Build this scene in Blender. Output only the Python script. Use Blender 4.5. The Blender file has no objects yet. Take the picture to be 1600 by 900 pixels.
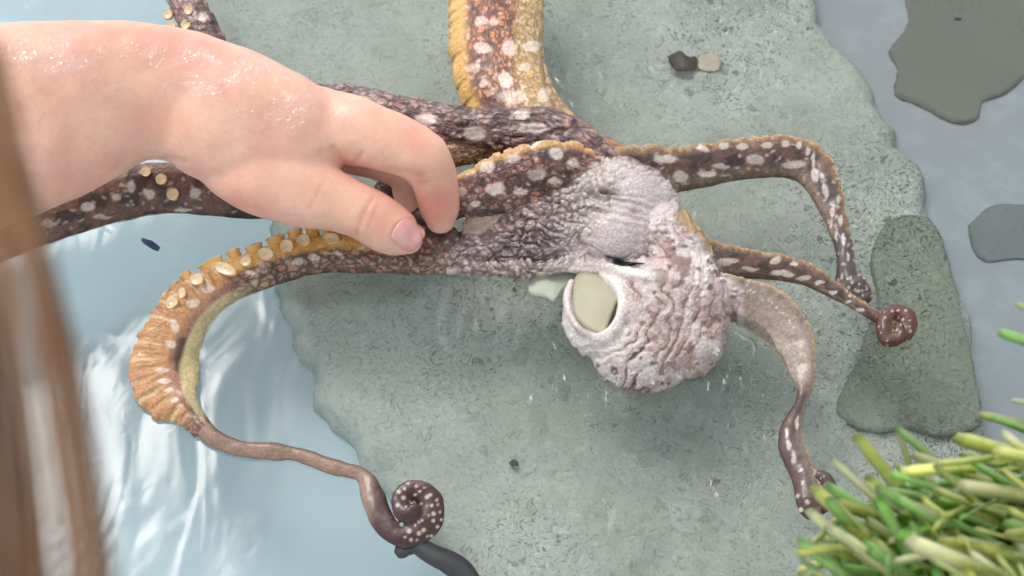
import bpy, bmesh, math, random
import numpy as np
from mathutils import Vector, Matrix
from mathutils.bvhtree import BVHTree

R = math.radians
random.seed(7)
rng = np.random.default_rng(7)
scene = bpy.context.scene
col = scene.collection

# ------------------------------------------------------------------ camera, world, sun, exposure
TILT = R(30.0)
CAM_H = 0.50
CAM = np.array([0.0, -CAM_H * math.tan(TILT), CAM_H])
FPX = 2308.0                                   # focal length in photo pixels (photo 1600 px wide)
cam_d = bpy.data.cameras.new('camera')
cam_o = bpy.data.objects.new('camera', cam_d)
col.objects.link(cam_o)
cam_o.location = CAM
cam_o.rotation_euler = (TILT, 0, 0)
cam_d.sensor_width = 36.0
cam_d.lens = 36.0 * FPX / 1600.0
cam_d.clip_start = 0.005
cam_d.clip_end = 60.0
cam_d.dof.use_dof = True
cam_d.dof.focus_distance = 0.560
cam_d.dof.aperture_fstop = 16.0
scene.camera = cam_o

SUN_DIR = Vector((-0.345, 0.440, 0.890)).normalized()     # towards the sun
sun_el = math.asin(SUN_DIR.z)
sun_az = math.atan2(SUN_DIR.x, SUN_DIR.y)                  # clockwise from +Y
world = bpy.data.worlds.new("World")
scene.world = world
world.use_nodes = True
wn = world.node_tree
sky = wn.nodes.new('ShaderNodeTexSky')
sky.sky_type = 'NISHITA'
sky.sun_disc = False
sky.sun_elevation = sun_el
sky.sun_rotation = sun_az
sky.air_density = 1.0
sky.dust_density = 1.5
sky.ozone_density = 1.0
hsv = wn.nodes.new('ShaderNodeHueSaturation')              # thin cloud: a whiter sky
hsv.inputs['Saturation'].default_value = 0.30
wn.links.new(sky.outputs[0], hsv.inputs['Color'])
wn.links.new(hsv.outputs[0], wn.nodes['Background'].inputs[0])
wn.nodes['Background'].inputs[1].default_value = 0.15
sun_d = bpy.data.lights.new('sun', 'SUN')
sun_d.energy = 0.72
sun_d.angle = R(14.0)
sun_d.color = (1.0, 0.95, 0.88)
sun_o = bpy.data.objects.new('sun', sun_d)
col.objects.link(sun_o)
sun_o.rotation_euler = SUN_DIR.to_track_quat('Z', 'Y').to_euler()
sun_o.location = (0, 0, 3)
scene.view_settings.view_transform = 'Standard'
scene.view_settings.look = 'None'
scene.view_settings.gamma = 1.0
scene.view_settings.exposure = 1.02
scene.cycles.use_denoising = True
scene.cycles.max_bounces = 10
scene.cycles.transmission_bounces = 8
scene.cycles.caustics_refractive = True
scene.cycles.caustics_reflective = True
scene.cycles.sample_clamp_indirect = 6.0

# ------------------------------------------------------------------ optics helpers (photo pixel -> world)
CT, ST = math.cos(TILT), math.sin(TILT)
def ray(px, py):
    x = (px - 800.0) / FPX; y = -(py - 450.0) / FPX
    d = np.array([x, CT * y + ST, ST * y - CT])
    return d / np.linalg.norm(d)
def at(px, py, z=0.0):
    d = ray(px, py)
    return CAM + d * ((z - CAM[2]) / d[2])
def under(px, py, z):
    """the point on the plane z below the water that is seen through the (flat) surface at px, py"""
    d = ray(px, py); p = CAM + d * (-CAM[2] / d[2])
    h = d[:2] / 1.333
    r = np.array([h[0], h[1], -math.sqrt(1 - h @ h)])
    return p + r * (z / r[2])
def mpp(p):
    """metres per photo pixel at p"""
    v = p - CAM
    return float(v @ np.array([0, ST, -CT])) / FPX
def pix(P):
    v = P - CAM
    zc = v @ np.array([0, ST, -CT]); xc = v[:, 0]; yc = v @ np.array([0, CT, ST])
    return 800 + FPX * xc / zc, 450 - FPX * yc / zc

# ------------------------------------------------------------------ numpy noise
def _h(ix, iy, iz, s):
    h = (ix.astype(np.uint32) * np.uint32(374761393) + iy.astype(np.uint32) * np.uint32(668265263)
         + iz.astype(np.uint32) * np.uint32(2147483647) + np.uint32(s * 974711))
    h = (h ^ (h >> np.uint32(13))) * np.uint32(1274126177)
    h = (h ^ (h >> np.uint32(16))) * np.uint32(2246822519)
    return (h ^ (h >> np.uint32(15)))
def rnd(ix, iy, iz, s):
    return _h(ix, iy, iz, s).astype(np.float64) / 4294967295.0
def noise(x, y, z=None, s=0):
    if z is None: z = np.zeros_like(x)
    ix, iy, iz = [np.floor(a).astype(np.int64) for a in (x, y, z)]
    fx, fy, fz = x - ix, y - iy, z - iz
    w = [f * f * f * (f * (f * 6 - 15) + 10) for f in (fx, fy, fz)]
    out = np.zeros_like(x)
    for a in (0, 1):
        for b in (0, 1):
            for c in (0, 1):
                k = rnd(ix + a, iy + b, iz + c, s) * 2 - 1
                out += k * (w[0] if a else 1 - w[0]) * (w[1] if b else 1 - w[1]) * (w[2] if c else 1 - w[2])
    return out
def fbm(x, y, z=None, s=0, o=3):
    if z is None: z = np.zeros_like(x)
    t = 0; a = 1.0
    for k in range(o):
        t = t + a * noise(x * 2 ** k, y * 2 ** k, z * 2 ** k, s + k); a *= .5
    return t
def worley(x, y, s=0):
    ix, iy = np.floor(x).astype(np.int64), np.floor(y).astype(np.int64)
    z0 = np.zeros_like(ix)
    f1 = np.full(x.shape, 9.0); f2 = np.full(x.shape, 9.0)
    for a in (-1, 0, 1):
        for b in (-1, 0, 1):
            cx = ix + a + rnd(ix + a, iy + b, z0, s); cy = iy + b + rnd(ix + a, iy + b, z0, s + 5)
            d = np.hypot(cx - x, cy - y)
            n2 = np.minimum(np.maximum(f1, d), f2); f1 = np.minimum(f1, d); f2 = n2
    return f1, f2
def sstep(a, b, x):
    t = np.clip((x - a) / (b - a), 0, 1); return t * t * (3 - 2 * t)
def gau(x, y, cx, cy, rx, ry=None, rot=0.0):
    ry = ry or rx; c, s = math.cos(R(rot)), math.sin(R(rot))
    u = ((x - cx) * c + (y - cy) * s) / rx; v = (-(x - cx) * s + (y - cy) * c) / ry
    return np.exp(-(u * u + v * v))
def lin(r, g, b):
    f = lambda c: (c / 12.92 if c <= .04045 else ((c + .055) / 1.055) ** 2.4)
    return np.array([f(r / 255), f(g / 255), f(b / 255)])

# ------------------------------------------------------------------ object helpers
def mesh_obj(name, verts, faces, mat=None, parent=None, smooth=True):
    me = bpy.data.meshes.new(name)
    me.from_pydata([tuple(v) for v in verts], [], faces)
    me.validate(); me.update()
    if smooth: me.polygons.foreach_set('use_smooth', [True] * len(me.polygons))
    o = bpy.data.objects.new(name, me); col.objects.link(o)
    if mat is not None:
        for m in (mat if isinstance(mat, (list, tuple)) else [mat]): me.materials.append(m)
    if parent is not None: o.parent = parent
    return o
def tag(o, label=None, cat=None, group=None, kind=None):
    if label: o['label'] = label
    if cat: o['category'] = cat
    if group: o['group'] = group
    if kind: o['kind'] = kind
    return o
def empty(name, loc=(0, 0, 0)):
    o = bpy.data.objects.new(name, None); col.objects.link(o); o.location = loc; o.empty_display_size = .01
    return o
def keep_parent(o, par):
    o.parent = par; o.matrix_parent_inverse = Matrix.Translation(-par.location)

def catmull(P, step):
    """resample control rows (first two columns are px, py) with a Catmull-Rom spline"""
    P = np.array(P, float); out = []
    Q = np.vstack([2 * P[0] - P[1], P, 2 * P[-1] - P[-2]])
    for i in range(1, len(Q) - 2):
        n = max(2, int(np.hypot(*(Q[i + 1, :2] - Q[i, :2])) / step))
        for k in range(n):
            t = k / n
            out.append(.5 * ((2 * Q[i]) + (-Q[i - 1] + Q[i + 1]) * t + (2 * Q[i - 1] - 5 * Q[i] + 4 * Q[i + 1] - Q[i + 2]) * t * t
                             + (-Q[i - 1] + 3 * Q[i] - 3 * Q[i + 1] + Q[i + 2]) * t ** 3))
    out.append(Q[-2]); return np.array(out)

def loft(ctrl, step=5, M=20, pw=1.0, frames=None):
    """a tapered tube through rows (px, py, half width px, z, depth ratio); returns verts, faces with rounded ends"""
    S = catmull(ctrl, step)
    C = np.array([at(r[0], r[1], r[3]) for r in S])
    T = np.gradient(C, axis=0); T /= np.linalg.norm(T, axis=1)[:, None]
    n = len(S); verts = []; faces = []
    def ring(c, t, hw, dr):
        v = (CAM - c); v /= np.linalg.norm(v)
        s = np.cross(t, v); s /= np.linalg.norm(s)
        u = np.cross(s, t); u /= np.linalg.norm(u)
        a = np.linspace(0, 2 * math.pi, M, endpoint=False)
        ca, sa = np.cos(a), np.sin(a)
        ca = np.sign(ca) * np.abs(ca) ** pw; sa = np.sign(sa) * np.abs(sa) ** pw
        return c + np.outer(ca * hw, s) + np.outer(sa * hw * dr, u), s, u
    rows = []
    for i in range(n):
        hw = max(S[i, 2], 1.0) * mpp(C[i])
        rows.append((C[i], T[i], hw, S[i, 4]))
    def cap(r, sgn):
        c, t, hw, dr = r; out = []
        for a in (.35, .7, 1.0, 1.3):
            out.append((c + t * sgn * hw * min(1, dr * 1.1) * math.sin(a), t, hw * math.cos(a), dr))
        return out
    allr = cap(rows[0], -1)[::-1] + rows + cap(rows[-1], 1)
    for k, r in enumerate(allr):
        p, s, u = ring(*r); verts.extend(p)
        if frames is not None and 4 <= k < 4 + n: frames.append((r[0], s, u, r[2], r[3]))
    L = len(allr)
    for i in range(L - 1):
        for j in range(M):
            a, b = i * M + j, i * M + (j + 1) % M
            faces.append((a, b, b + M, a + M))
    faces.append(tuple(range(M))[::-1]); faces.append(tuple((L - 1) * M + j for j in range(M)))
    return verts, faces
def blob(px, py, z, rx, ry, depth, rot=0.0, nu=28, nv=18):
    """an ellipsoid whose outline from the camera is rx by ry photo pixels, depth metres along the view"""
    c = at(px, py, z); v = CAM - c; v /= np.linalg.norm(v); m = mpp(c)
    ex = np.cross([0, CT, ST], v); ex /= np.linalg.norm(ex); ey = -np.cross(v, ex)     # ey: down in the picture
    co, si = math.cos(R(rot)), math.sin(R(rot))
    a1 = (ex * co + ey * si) * rx * m; a2 = (-ex * si + ey * co) * ry * m; a3 = v * depth
    verts = []; faces = []
    for i in range(nv + 1):
        th = math.pi * (i + .02) / (nv + .04)
        for j in range(nu):
            f = 2 * math.pi * j / nu
            verts.append(c + a1 * math.sin(th) * math.cos(f) + a2 * math.sin(th) * math.sin(f) + a3 * math.cos(th))
    for i in range(nv):
        for j in range(nu):
            a, b = i * nu + j, i * nu + (j + 1) % nu
            faces.append((a, a + nu, b + nu, b))
    faces.append(tuple(range(nu))); faces.append(tuple(nv * nu + j for j in range(nu))[::-1])
    return verts, faces

def fuse(name, pieces, voxel, smooth_it, smooth_f=.5):
    """union of closed pieces as one continuous skin"""
    V = []; F = []
    for v, f in pieces:
        o = len(V); V.extend(v); F.extend(tuple(i + o for i in q) for q in f)
    me = bpy.data.meshes.new(name + '_raw'); me.from_pydata([tuple(v) for v in V], [], F); me.update()
    bm = bmesh.new(); bm.from_mesh(me)
    bmesh.ops.recalc_face_normals(bm, faces=bm.faces); bm.to_mesh(me); bm.free()
    o = bpy.data.objects.new(name + '_raw', me); col.objects.link(o)
    m = o.modifiers.new('r', 'REMESH'); m.mode = 'VOXEL'; m.voxel_size = voxel; m.adaptivity = 0
    if smooth_it:
        s = o.modifiers.new('s', 'SMOOTH'); s.factor = smooth_f; s.iterations = smooth_it
    dg = bpy.context.evaluated_depsgraph_get()
    out = bpy.data.meshes.new_from_object(o.evaluated_get(dg))
    bpy.data.objects.remove(o); bpy.data.meshes.remove(me)
    out.name = name
    out.polygons.foreach_set('use_smooth', [True] * len(out.polygons))
    return out
def get_co(me):
    a = np.empty(len(me.vertices) * 3); me.vertices.foreach_get('co', a); return a.reshape(-1, 3)
def get_no(me):
    a = np.empty(len(me.vertices) * 3, np.float32); me.vertex_normals.foreach_get('vector', a); return a.reshape(-1, 3).astype(float)
def set_co(me, P):
    me.vertices.foreach_set('co', P.ravel()); me.update()
def attr(me, name, data):
    if data.ndim == 1:
        me.attributes.new(name, 'FLOAT', 'POINT').data.foreach_set('value', data)
    elif data.shape[1] == 3:
        me.attributes.new(name, 'FLOAT_VECTOR', 'POINT').data.foreach_set('vector', data.ravel())

# ------------------------------------------------------------------ node helpers
class NT:
    def __init__(self, name):
        self.m = bpy.data.materials.new(name); self.m.use_nodes = True
        self.t = self.m.node_tree; self.t.nodes.clear()
        self.out = self.t.nodes.new('ShaderNodeOutputMaterial')
    def n(self, typ, **kw):
        nd = self.t.nodes.new('ShaderNode' + typ)
        for k, v in kw.items():
            if k.startswith('_'): setattr(nd, k[1:], v)
        for k, v in kw.items():
            if k.startswith('_'): continue
            key = int(k[1:]) if k[0] == 'i' and k[1:].isdigit() else k.replace('__', ' ')
            s = nd.inputs[key]
            if isinstance(v, bpy.types.NodeSocket): self.t.links.new(v, s)
            else: s.default_value = v
        return nd
    def math(self, op, a, b=0.0, c=0.0, clamp=False):
        return self.n('Math', _operation=op, _use_clamp=clamp, i0=a, i1=b, i2=c).outputs[0]
    def ramp(self, f, a, b, lo=0.0, hi=1.0):
        return self.n('MapRange', _interpolation_type='SMOOTHSTEP', Value=f, i1=a, i2=b, i3=lo, i4=hi).outputs[0]
    def mix(self, f, a, b, mode='MIX'):
        nd = self.t.nodes.new('ShaderNodeMix'); nd.data_type = 'RGBA'; nd.blend_type = mode
        for s, v in ((nd.inputs[0], f), (nd.inputs[6], a), (nd.inputs[7], b)):
            if isinstance(v, bpy.types.NodeSocket): self.t.links.new(v, s)
            else:
                s.default_value = v if not hasattr(v, '__len__') else (tuple(v) + (1.0,))[:4]
        return nd.outputs[2]
    def at(self, name, out='Fac'):
        return self.n('Attribute', _attribute_name=name).outputs[out]
    def pos(self, scale=(1, 1, 1), loc=(0, 0, 0)):
        g = self.n('NewGeometry').outputs['Position']
        return self.n('Mapping', Vector=g, Scale=scale, Location=loc).outputs[0]
    def noise(self, v, scale, detail=3.0, rough=.5, dist=0.0):
        return self.n('TexNoise', Vector=v, Scale=scale, Detail=detail, Roughness=rough, Distortion=dist).outputs[0]
    def done(self, sh):
        self.t.links.new(sh, self.out.inputs[0]); return self.m

# ------------------------------------------------------------------ materials
def mat_pool():
    k = NT('pool_paint'); p = k.pos()
    big = k.noise(p, 5.0, 3, .5)
    fine = k.noise(p, 60.0, 4, .6)
    x = k.n('SeparateXYZ', Vector=p).outputs[0]
    side = k.ramp(x, -.02, .16)                               # greyer towards the right-hand side of the pool
    c = k.mix(side, lin(186, 209, 216), lin(158, 161, 162))
    c = k.mix(k.ramp(big, .35, .7, 0, .35), c, lin(150, 172, 180))
    c = k.mix(k.ramp(fine, .45, .75, 0, .25), c, lin(200, 214, 216))
    b = k.n('Bump', Strength=.2, Distance=.001, Height=fine).outputs[0]
    return k.done(k.n('BsdfPrincipled', Base__Color=c, Roughness=.6, Normal=b).outputs[0])
def mat_rock(name, base, dark, light, speck=1.0, scale=1.0):
    k = NT(name); p0 = k.pos()
    wv = k.n('TexNoise', Vector=p0, Scale=75.0, Detail=2.0, Distortion=.8).outputs[1]
    wv = k.n('VectorMath', _operation='SUBTRACT', i0=wv, i1=(.5, .5, .5)).outputs[0]
    p = k.n('VectorMath', _operation='ADD', i0=p0, i1=k.n('VectorMath', _operation='SCALE', i0=wv, Scale=.022).outputs[0]).outputs[0]
    big = k.noise(p0, 18.0 * scale, 4, .55)
    mid = k.noise(p, 110.0 * scale, 3, .6, .6)
    fine = k.noise(p, 560.0 * scale, 3, .6, .3)
    vor = k.n('TexVoronoi', Vector=p, Scale=520.0 * scale).outputs[0]
    grit = k.ramp(k.noise(p0, 13.0, 3), .36, .6, .35, 1.0)
    gx = k.n('SeparateXYZ', Vector=p0).outputs[0]              # silt lies smoother on the left half
    grit = k.math('MULTIPLY', grit, k.ramp(gx, -.10, .05, .38, 1.0)) if speck > .5 else grit
    c = k.mix(k.ramp(big, .35, .68), base, light)
    c = k.mix(k.ramp(mid, .5, .75, 0, .35 * speck), c, dark)
    c = k.mix(k.math('MULTIPLY', k.ramp(fine, .53, .64, 0, .8 * speck), grit), c, dark * .3)
    c = k.mix(k.math('MULTIPLY', k.ramp(fine, .34, .45, .6 * speck, 0), grit), c, np.minimum(light * 1.5, .8))
    c = k.mix(k.math('MULTIPLY', grit, k.ramp(vor, .05, .18, .28 * speck, 0)), c, dark * .4)
    h = k.math('ADD', k.math('MULTIPLY', mid, .6), k.math('MULTIPLY', fine, .4))
    b = k.n('Bump', Strength=.5, Distance=.0016, Height=h).outputs[0]
    return k.done(k.n('BsdfPrincipled', Base__Color=c, Roughness=.8, Normal=b).outputs[0])
def mat_water():
    k = NT('water'); p = k.pos()
    x, y = k.n('SeparateXYZ', Vector=p).outputs[0], k.n('SeparateXYZ', Vector=p).outputs[1]
    # ripples are strongest beside and beyond the octopus, calm on the left
    calm = k.math('MULTIPLY', k.ramp(x, -.04, .05, .10, 1.0), k.ramp(x, .10, .145, 1.0, .10))
    patch = k.ramp(k.noise(p, 14.0, 2), .38, .62, .2, 1.0)
    amp = k.math('MULTIPLY', calm, patch)
    w1 = k.noise(p, 14.0, 1, .4)
    ws = k.noise(k.pos((1.0, .42, 1)), 46.0, 2.0, .5, .6)
    w2 = k.noise(p, 105.0, 2, .5, 1.6)
    w3 = k.noise(k.pos((1.0, .7, 1)), 260.0, 1.5, .5, 1.0)
    h = k.math('MULTIPLY', w1, .0011)
    h = k.math('ADD', h, k.math('MULTIPLY', k.math('MULTIPLY', ws, .0014), k.ramp(x, -.135, -.055, 1.0, .10)))
    h = k.math('ADD', h, k.math('MULTIPLY', k.math('MULTIPLY', w2, .0008), amp))
    h = k.math('ADD', h, k.math('MULTIPLY', k.math('MULTIPLY', w3, .00030), amp))
    # rings spreading from where arms and the body break the surface
    for (cx, cy, wl, am, fall) in ((1065, 95, .0060, .00003, .022), (1090, 335, .0052, .00007, .020), (760, 500, .0075, .00004, .030), (985, 640, .0065, .00005, .026),
                                   (1190, 590, .0055, .00005, .022), (1100, 180, .0065, .00008, .024), (620, 470, .0085, .00003, .028), (1000, 820, .0075, .00006, .034), (660, 90, .0065, .00007, .026), (900, 120, .0058, .00008, .022)):
        c = at(cx, cy)
        q2 = k.n('VectorMath', _operation='ADD', i0=p, i1=k.n('VectorMath', _operation='SCALE', i0=k.n('TexNoise', Vector=p, Scale=40.0, Detail=1.0).outputs[1], Scale=.010).outputs[0]).outputs[0]
        r = k.n('VectorMath', _operation='DISTANCE', i0=q2, i1=(c[0] + .005, c[1] + .005, .005)).outputs['Value']
        wv = k.math('SINE', k.math('MULTIPLY', r, 2 * math.pi / wl))
        env = k.math('EXPONENT', k.math('MULTIPLY', k.math('MULTIPLY', r, r), -1.0 / fall ** 2))
        h = k.math('ADD', h, k.math('MULTIPLY', k.math('MULTIPLY', wv, am * 1.6), env))
    b = k.n('Bump', Strength=1.0, Distance=1.0, Height=h).outputs[0]
    rf = k.n('BsdfRefraction', Color=(.97, .99, .985, 1), Roughness=0.0, IOR=1.333, Normal=b).outputs[0]
    gl = k.n('BsdfGlossy', Color=(1, 1, 1, 1), Roughness=.165, Normal=b).outputs[0]
    fr = k.n('Fresnel', IOR=1.333, Normal=b).outputs[0]
    return k.done(k.n('MixShader', i0=fr, i1=rf, i2=gl).outputs[0])
def mat_skin():
    k = NT('skin'); p = k.pos()
    n1 = k.noise(p, 45.0, 4, .55); n2 = k.noise(p, 420.0, 3, .6)
    red = k.at('red')
    c = k.mix(k.ramp(n1, .35, .7), lin(228, 182, 156), lin(218, 163, 140))
    c = k.mix(k.ramp(n2, .4, .7, 0, .22), c, lin(205, 148, 132))
    c = k.mix(red, c, lin(206, 118, 104))
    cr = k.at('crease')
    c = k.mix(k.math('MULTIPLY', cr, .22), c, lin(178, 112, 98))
    w = k.noise(p, 70.0, 5, .65, .5)
    wet = k.math('MULTIPLY', k.ramp(w, .42, .50), k.at('wet'), clamp=True)
    drop = k.noise(p, 520.0, 2, .5, 1.0)
    pores = k.n('TexVoronoi', Vector=p, Scale=1300.0).outputs[0]
    h = k.math('ADD', k.math('MULTIPLY', n2, .00022), k.math('MULTIPLY', pores, .00006))
    b1 = k.n('Bump', Strength=.6, Distance=1.0, Height=h).outputs[0]
    hw = k.math('ADD', k.math('MULTIPLY', wet, .0004), k.math('MULTIPLY', k.math('MULTIPLY', drop, wet), .0010))
    hw = k.math('ADD', hw, k.math('MULTIPLY', k.math('MULTIPLY', k.noise(p, 150.0, 2, .5), wet), .0030))
    b2 = k.n('Bump', Strength=1.0, Distance=1.0, Height=hw, Normal=b1).outputs[0]
    s = k.n('BsdfPrincipled', Base__Color=c, Roughness=k.ramp(wet, 0, 1, .48, .3), Normal=b1,
            Subsurface__Weight=.35, Subsurface__Radius=(1.0, .38, .22), Subsurface__Scale=.0035,
            Coat__Weight=k.math('MULTIPLY', wet, 1.0), Coat__Roughness=.19, Coat__Normal=b2, Coat__IOR=1.75)
    s.inputs['Specular IOR Level'].default_value = .45
    return k.done(s.outputs[0])
def mat_nail():
    k = NT('nail'); p = k.pos()
    c = k.mix(k.ramp(k.noise(p, 160.0, 2), .35, .7), lin(236, 158, 148), lin(242, 180, 170))
    return k.done(k.n('BsdfPrincipled', Base__Color=c, Roughness=.3, Subsurface__Weight=.3, Subsurface__Radius=(1, .4, .3),
                      Subsurface__Scale=.002, Coat__Weight=.25, Coat__Roughness=.1).outputs[0])
def mat_octopus():
    k = NT('octopus_skin'); p = k.pos(); uv = k.at('arm_uv', 'Vector')
    c = k.at('tint', 'Color')
    warp = k.n('VectorMath', _operation='SCALE', i0=k.n('TexNoise', Vector=p, Scale=260.0, Detail=2.0).outputs[1], Scale=.0011).outputs[0]
    uvw = k.n('VectorMath', _operation='ADD', i0=uv, i1=warp).outputs[0]
    v1 = k.n('TexVoronoi', _feature='DISTANCE_TO_EDGE', Vector=uvw, Scale=360.0).outputs[0]
    v2 = k.n('TexVoronoi', _feature='DISTANCE_TO_EDGE', Vector=uvw, Scale=170.0).outputs[0]
    n = k.noise(p, 300.0, 3, .6)
    lines = k.math('MAXIMUM', k.ramp(v1, .0, .20, 1.0, 0.0), k.ramp(v2, .0, .15, 1.0, 0.0))
    lines = k.math('MULTIPLY', lines, k.ramp(n, .25, .55, .6, 1.0))
    f = k.math('MULTIPLY', lines, k.at('retic'))
    c = k.mix(f, c, lin(34, 14, 8))
    grain = k.ramp(k.noise(p, 900.0, 2, .6), .35, .7, .82, 1.12)
    c = k.mix(1.0, c, k.n('CombineColor', i0=grain, i1=grain, i2=grain).outputs[0], 'MULTIPLY')
    h = k.math('ADD', k.math('MULTIPLY', k.math('MULTIPLY', k.ramp(v1, 0, .2), k.at('retic')), .00022), k.math('MULTIPLY', k.math('MULTIPLY', n, .0004), k.math('SUBTRACT', 1.0, k.math('MULTIPLY', k.at('pale'), .75))))
    wr = k.n('TexVoronoi', _feature='DISTANCE_TO_EDGE', Vector=k.n('VectorMath', _operation='ADD', i0=p, i1=warp).outputs[0], Scale=520.0).outputs[0]
    h = k.math('ADD', h, k.math('MULTIPLY', k.math('MULTIPLY', k.ramp(wr, 0, .25), k.at('pale')), .00010))
    b = k.n('Bump', Strength=.9, Distance=1.0, Height=h).outputs[0]
    s = k.n('BsdfPrincipled', Base__Color=c, Roughness=.5, Normal=b, Subsurface__Weight=.12, Subsurface__Radius=(1, .6, .4),
            Subsurface__Scale=.0015, Coat__Weight=.22, Coat__Roughness=.16)
    return k.done(s.outputs[0])
def mat_soft(name, c1, c2, scale=120.0, rough=.4, sss=.3, coat=.2, bump=.0003, trans=0.0):
    k = NT(name); p = k.pos(); n = k.noise(p, scale, 3, .55)
    c = k.mix(k.ramp(n, .3, .7), c1, c2)
    b = k.n('Bump', Strength=.6, Distance=1.0, Height=k.math('MULTIPLY', n, bump)).outputs[0]
    return k.done(k.n('BsdfPrincipled', Base__Color=c, Roughness=rough, Normal=b, Subsurface__Weight=sss, Subsurface__Radius=(1, .7, .5),
                      Subsurface__Scale=.002, Coat__Weight=coat, Coat__Roughness=.12).outputs[0])
def mat_blade(name, base, tip):
    k = NT(name); uv = k.at('along')
    n = k.noise(k.pos(), 300.0, 2, .5)
    rd = k.n('ObjectInfo').outputs['Random']
    c = k.mix(k.ramp(uv, .0, 1.0), base, tip)
    c = k.mix(k.ramp(n, .35, .7, 0, .4), c, np.minimum(tip * 1.25, .85))
    g = k.ramp(rd, 0, 1, .75, 1.35)
    c = k.mix(1.0, c, k.n('CombineColor', i0=g, i1=g, i2=g).outputs[0], 'MULTIPLY')
    return k.done(k.n('BsdfPrincipled', Base__Color=c, Roughness=.35, Subsurface__Weight=.25, Subsurface__Radius=(.6, 1, .3), Subsurface__Scale=.002).outputs[0])
def mat_hair():
    k = NT('hair'); n = k.noise(k.pos((1, .15, 1)), 400.0, 2)
    c = k.mix(k.at('shade'), lin(78, 46, 24), lin(186, 136, 86))
    return k.done(k.n('BsdfPrincipled', Base__Color=c, Roughness=.4).outputs[0])

M_OCT = mat_octopus(); M_SKIN = mat_skin()

# ------------------------------------------------------------------ the pool: floor with raised sides, water
Z_FLOOR = -0.070
Z_ROCK = -0.055
def pool():
    a = 1.3; b = a + .02; zt = .02
    v = [(-a, -a, Z_FLOOR), (a, -a, Z_FLOOR), (a, a, Z_FLOOR), (-a, a, Z_FLOOR), (-b, -b, zt), (b, -b, zt), (b, b, zt), (-b, b, zt)]
    f = [(0, 1, 2, 3)] + [(i, 4 + i, 4 + (i + 1) % 4, (i + 1) % 4) for i in range(4)]
    o = mesh_obj('pool_floor', v, f, mat_pool(), smooth=False); tag(o, 'pale blue painted floor of the shallow touch pool', kind='structure')
    w = 1.315
    o = mesh_obj('water', [(-w, -w, 0), (w, -w, 0), (w, w, 0), (-w, w, 0)], [(0, 1, 2, 3)], mat_water(), smooth=False)
    tag(o, 'clear rippled water over the rock and pool floor', kind='structure')
pool()

def slab(name, outline, z0, z1, mat, label, cat, cell=.004, edge=.012, rough=.0015, seed=0, smooth_n=2):
    """a flat slab: its outline (seen through the water) is filled with a grid, domed at the edge, closed below"""
    pts = catmull([list(p) for p in outline] + [list(outline[0])], 12)[:-1]
    poly = np.array([under(p[0], p[1], z1)[:2] for p in pts])
    # wobble the outline
    cen = poly.mean(0); d = poly - cen
    ang = np.arctan2(d[:, 1], d[:, 0]); rad = np.hypot(d[:, 0], d[:, 1])
    wob = fbm(poly[:, 0] * 60, poly[:, 1] * 60, None, seed, 4) * rough * 2.0
    poly = cen + d * (1 + wob / rad)[:, None]
    n = len(poly)
    nr = max(8, int(rad.max() / cell))
    nr = min(nr, 90)
    verts = []; faces = []
    for k in range(nr + 1):
        t = 1 - (k / nr)
        ring = cen + (poly - cen) * t
        dist = (1 - t) * rad
        h = np.sqrt(np.clip(1 - (1 - np.clip(dist / edge, 0, 1)) ** 2, 0, 1)) if edge > .002 else np.ones(n)
        zz = z0 + (z1 - z0) * (.15 + .85 * h)
        zz = zz + (fbm(ring[:, 0] * 30, ring[:, 1] * 30, None, seed + 9, 3) * rough * 1.2 + fbm(ring[:, 0] * 160, ring[:, 1] * 160, None, seed + 3, 2) * rough * .35) * h
        for i in range(n): verts.append((ring[i, 0], ring[i, 1], zz[i]))
    for k in range(nr):
        for i in range(n):
            a, b = k * n + i, k * n + (i + 1) % n
            faces.append((a, b, b + n, a + n))
    o0 = len(verts)
    for i in range(n): verts.append((poly[i, 0] * .995 + cen[0] * .005, poly[i, 1] * .995 + cen[1] * .005, z0))
    for i in range(n):
        faces.append((i, o0 + i, o0 + (i + 1) % n, (i + 1) % n))
    o = mesh_obj(name, verts, faces, mat)
    return tag(o, label, cat)

ROCK = mat_rock('rock_grey_green', lin(174, 180, 166), lin(118, 120, 102), lin(192, 197, 184))
slab('rock', [(270, -60), (316, 42), (380, 120), (430, 300), (432, 420), (446, 500), (476, 560), (490, 625), (540, 672), (562, 725), (600, 742), (640, 800),
              (690, 870), (740, 960), (900, 1010), (1200, 1020), (1460, 980), (1560, 860), (1558, 740), (1535, 640), (1520, 560), (1500, 450), (1470, 350),
              (1440, 265), (1415, 205), (1385, 155), (1330, 90), (1285, 20), (1240, -70), (1000, -110), (700, -100)],
     Z_FLOOR, Z_ROCK, ROCK, 'large flat grey-green rock slab filling the pool under the octopus', 'rock', edge=.010, rough=.0022, seed=1)
DARK = mat_rock('reflection_olive', lin(128, 136, 118), lin(84, 90, 72), lin(144, 151, 132))
slab('reflection_patch', [(1385, 342), (1425, 332), (1462, 348), (1482, 410), (1500, 480), (1520, 570), (1534, 640), (1530, 672), (1470, 680), (1420, 668), (1370, 676),
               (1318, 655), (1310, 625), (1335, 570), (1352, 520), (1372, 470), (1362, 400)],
     Z_ROCK - .003, Z_ROCK + .0050, DARK, 'dark olive speckled sheet for a reflection on the right rim of the big rock', 'reflection_patch', edge=.0015, rough=.0006, seed=3)  # dark reflection over the rim, put in as a thin speckled slab
SMOOTH = mat_rock('reflection_grey', lin(120, 122, 108), lin(106, 108, 96), lin(126, 128, 114), speck=.25)
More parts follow.
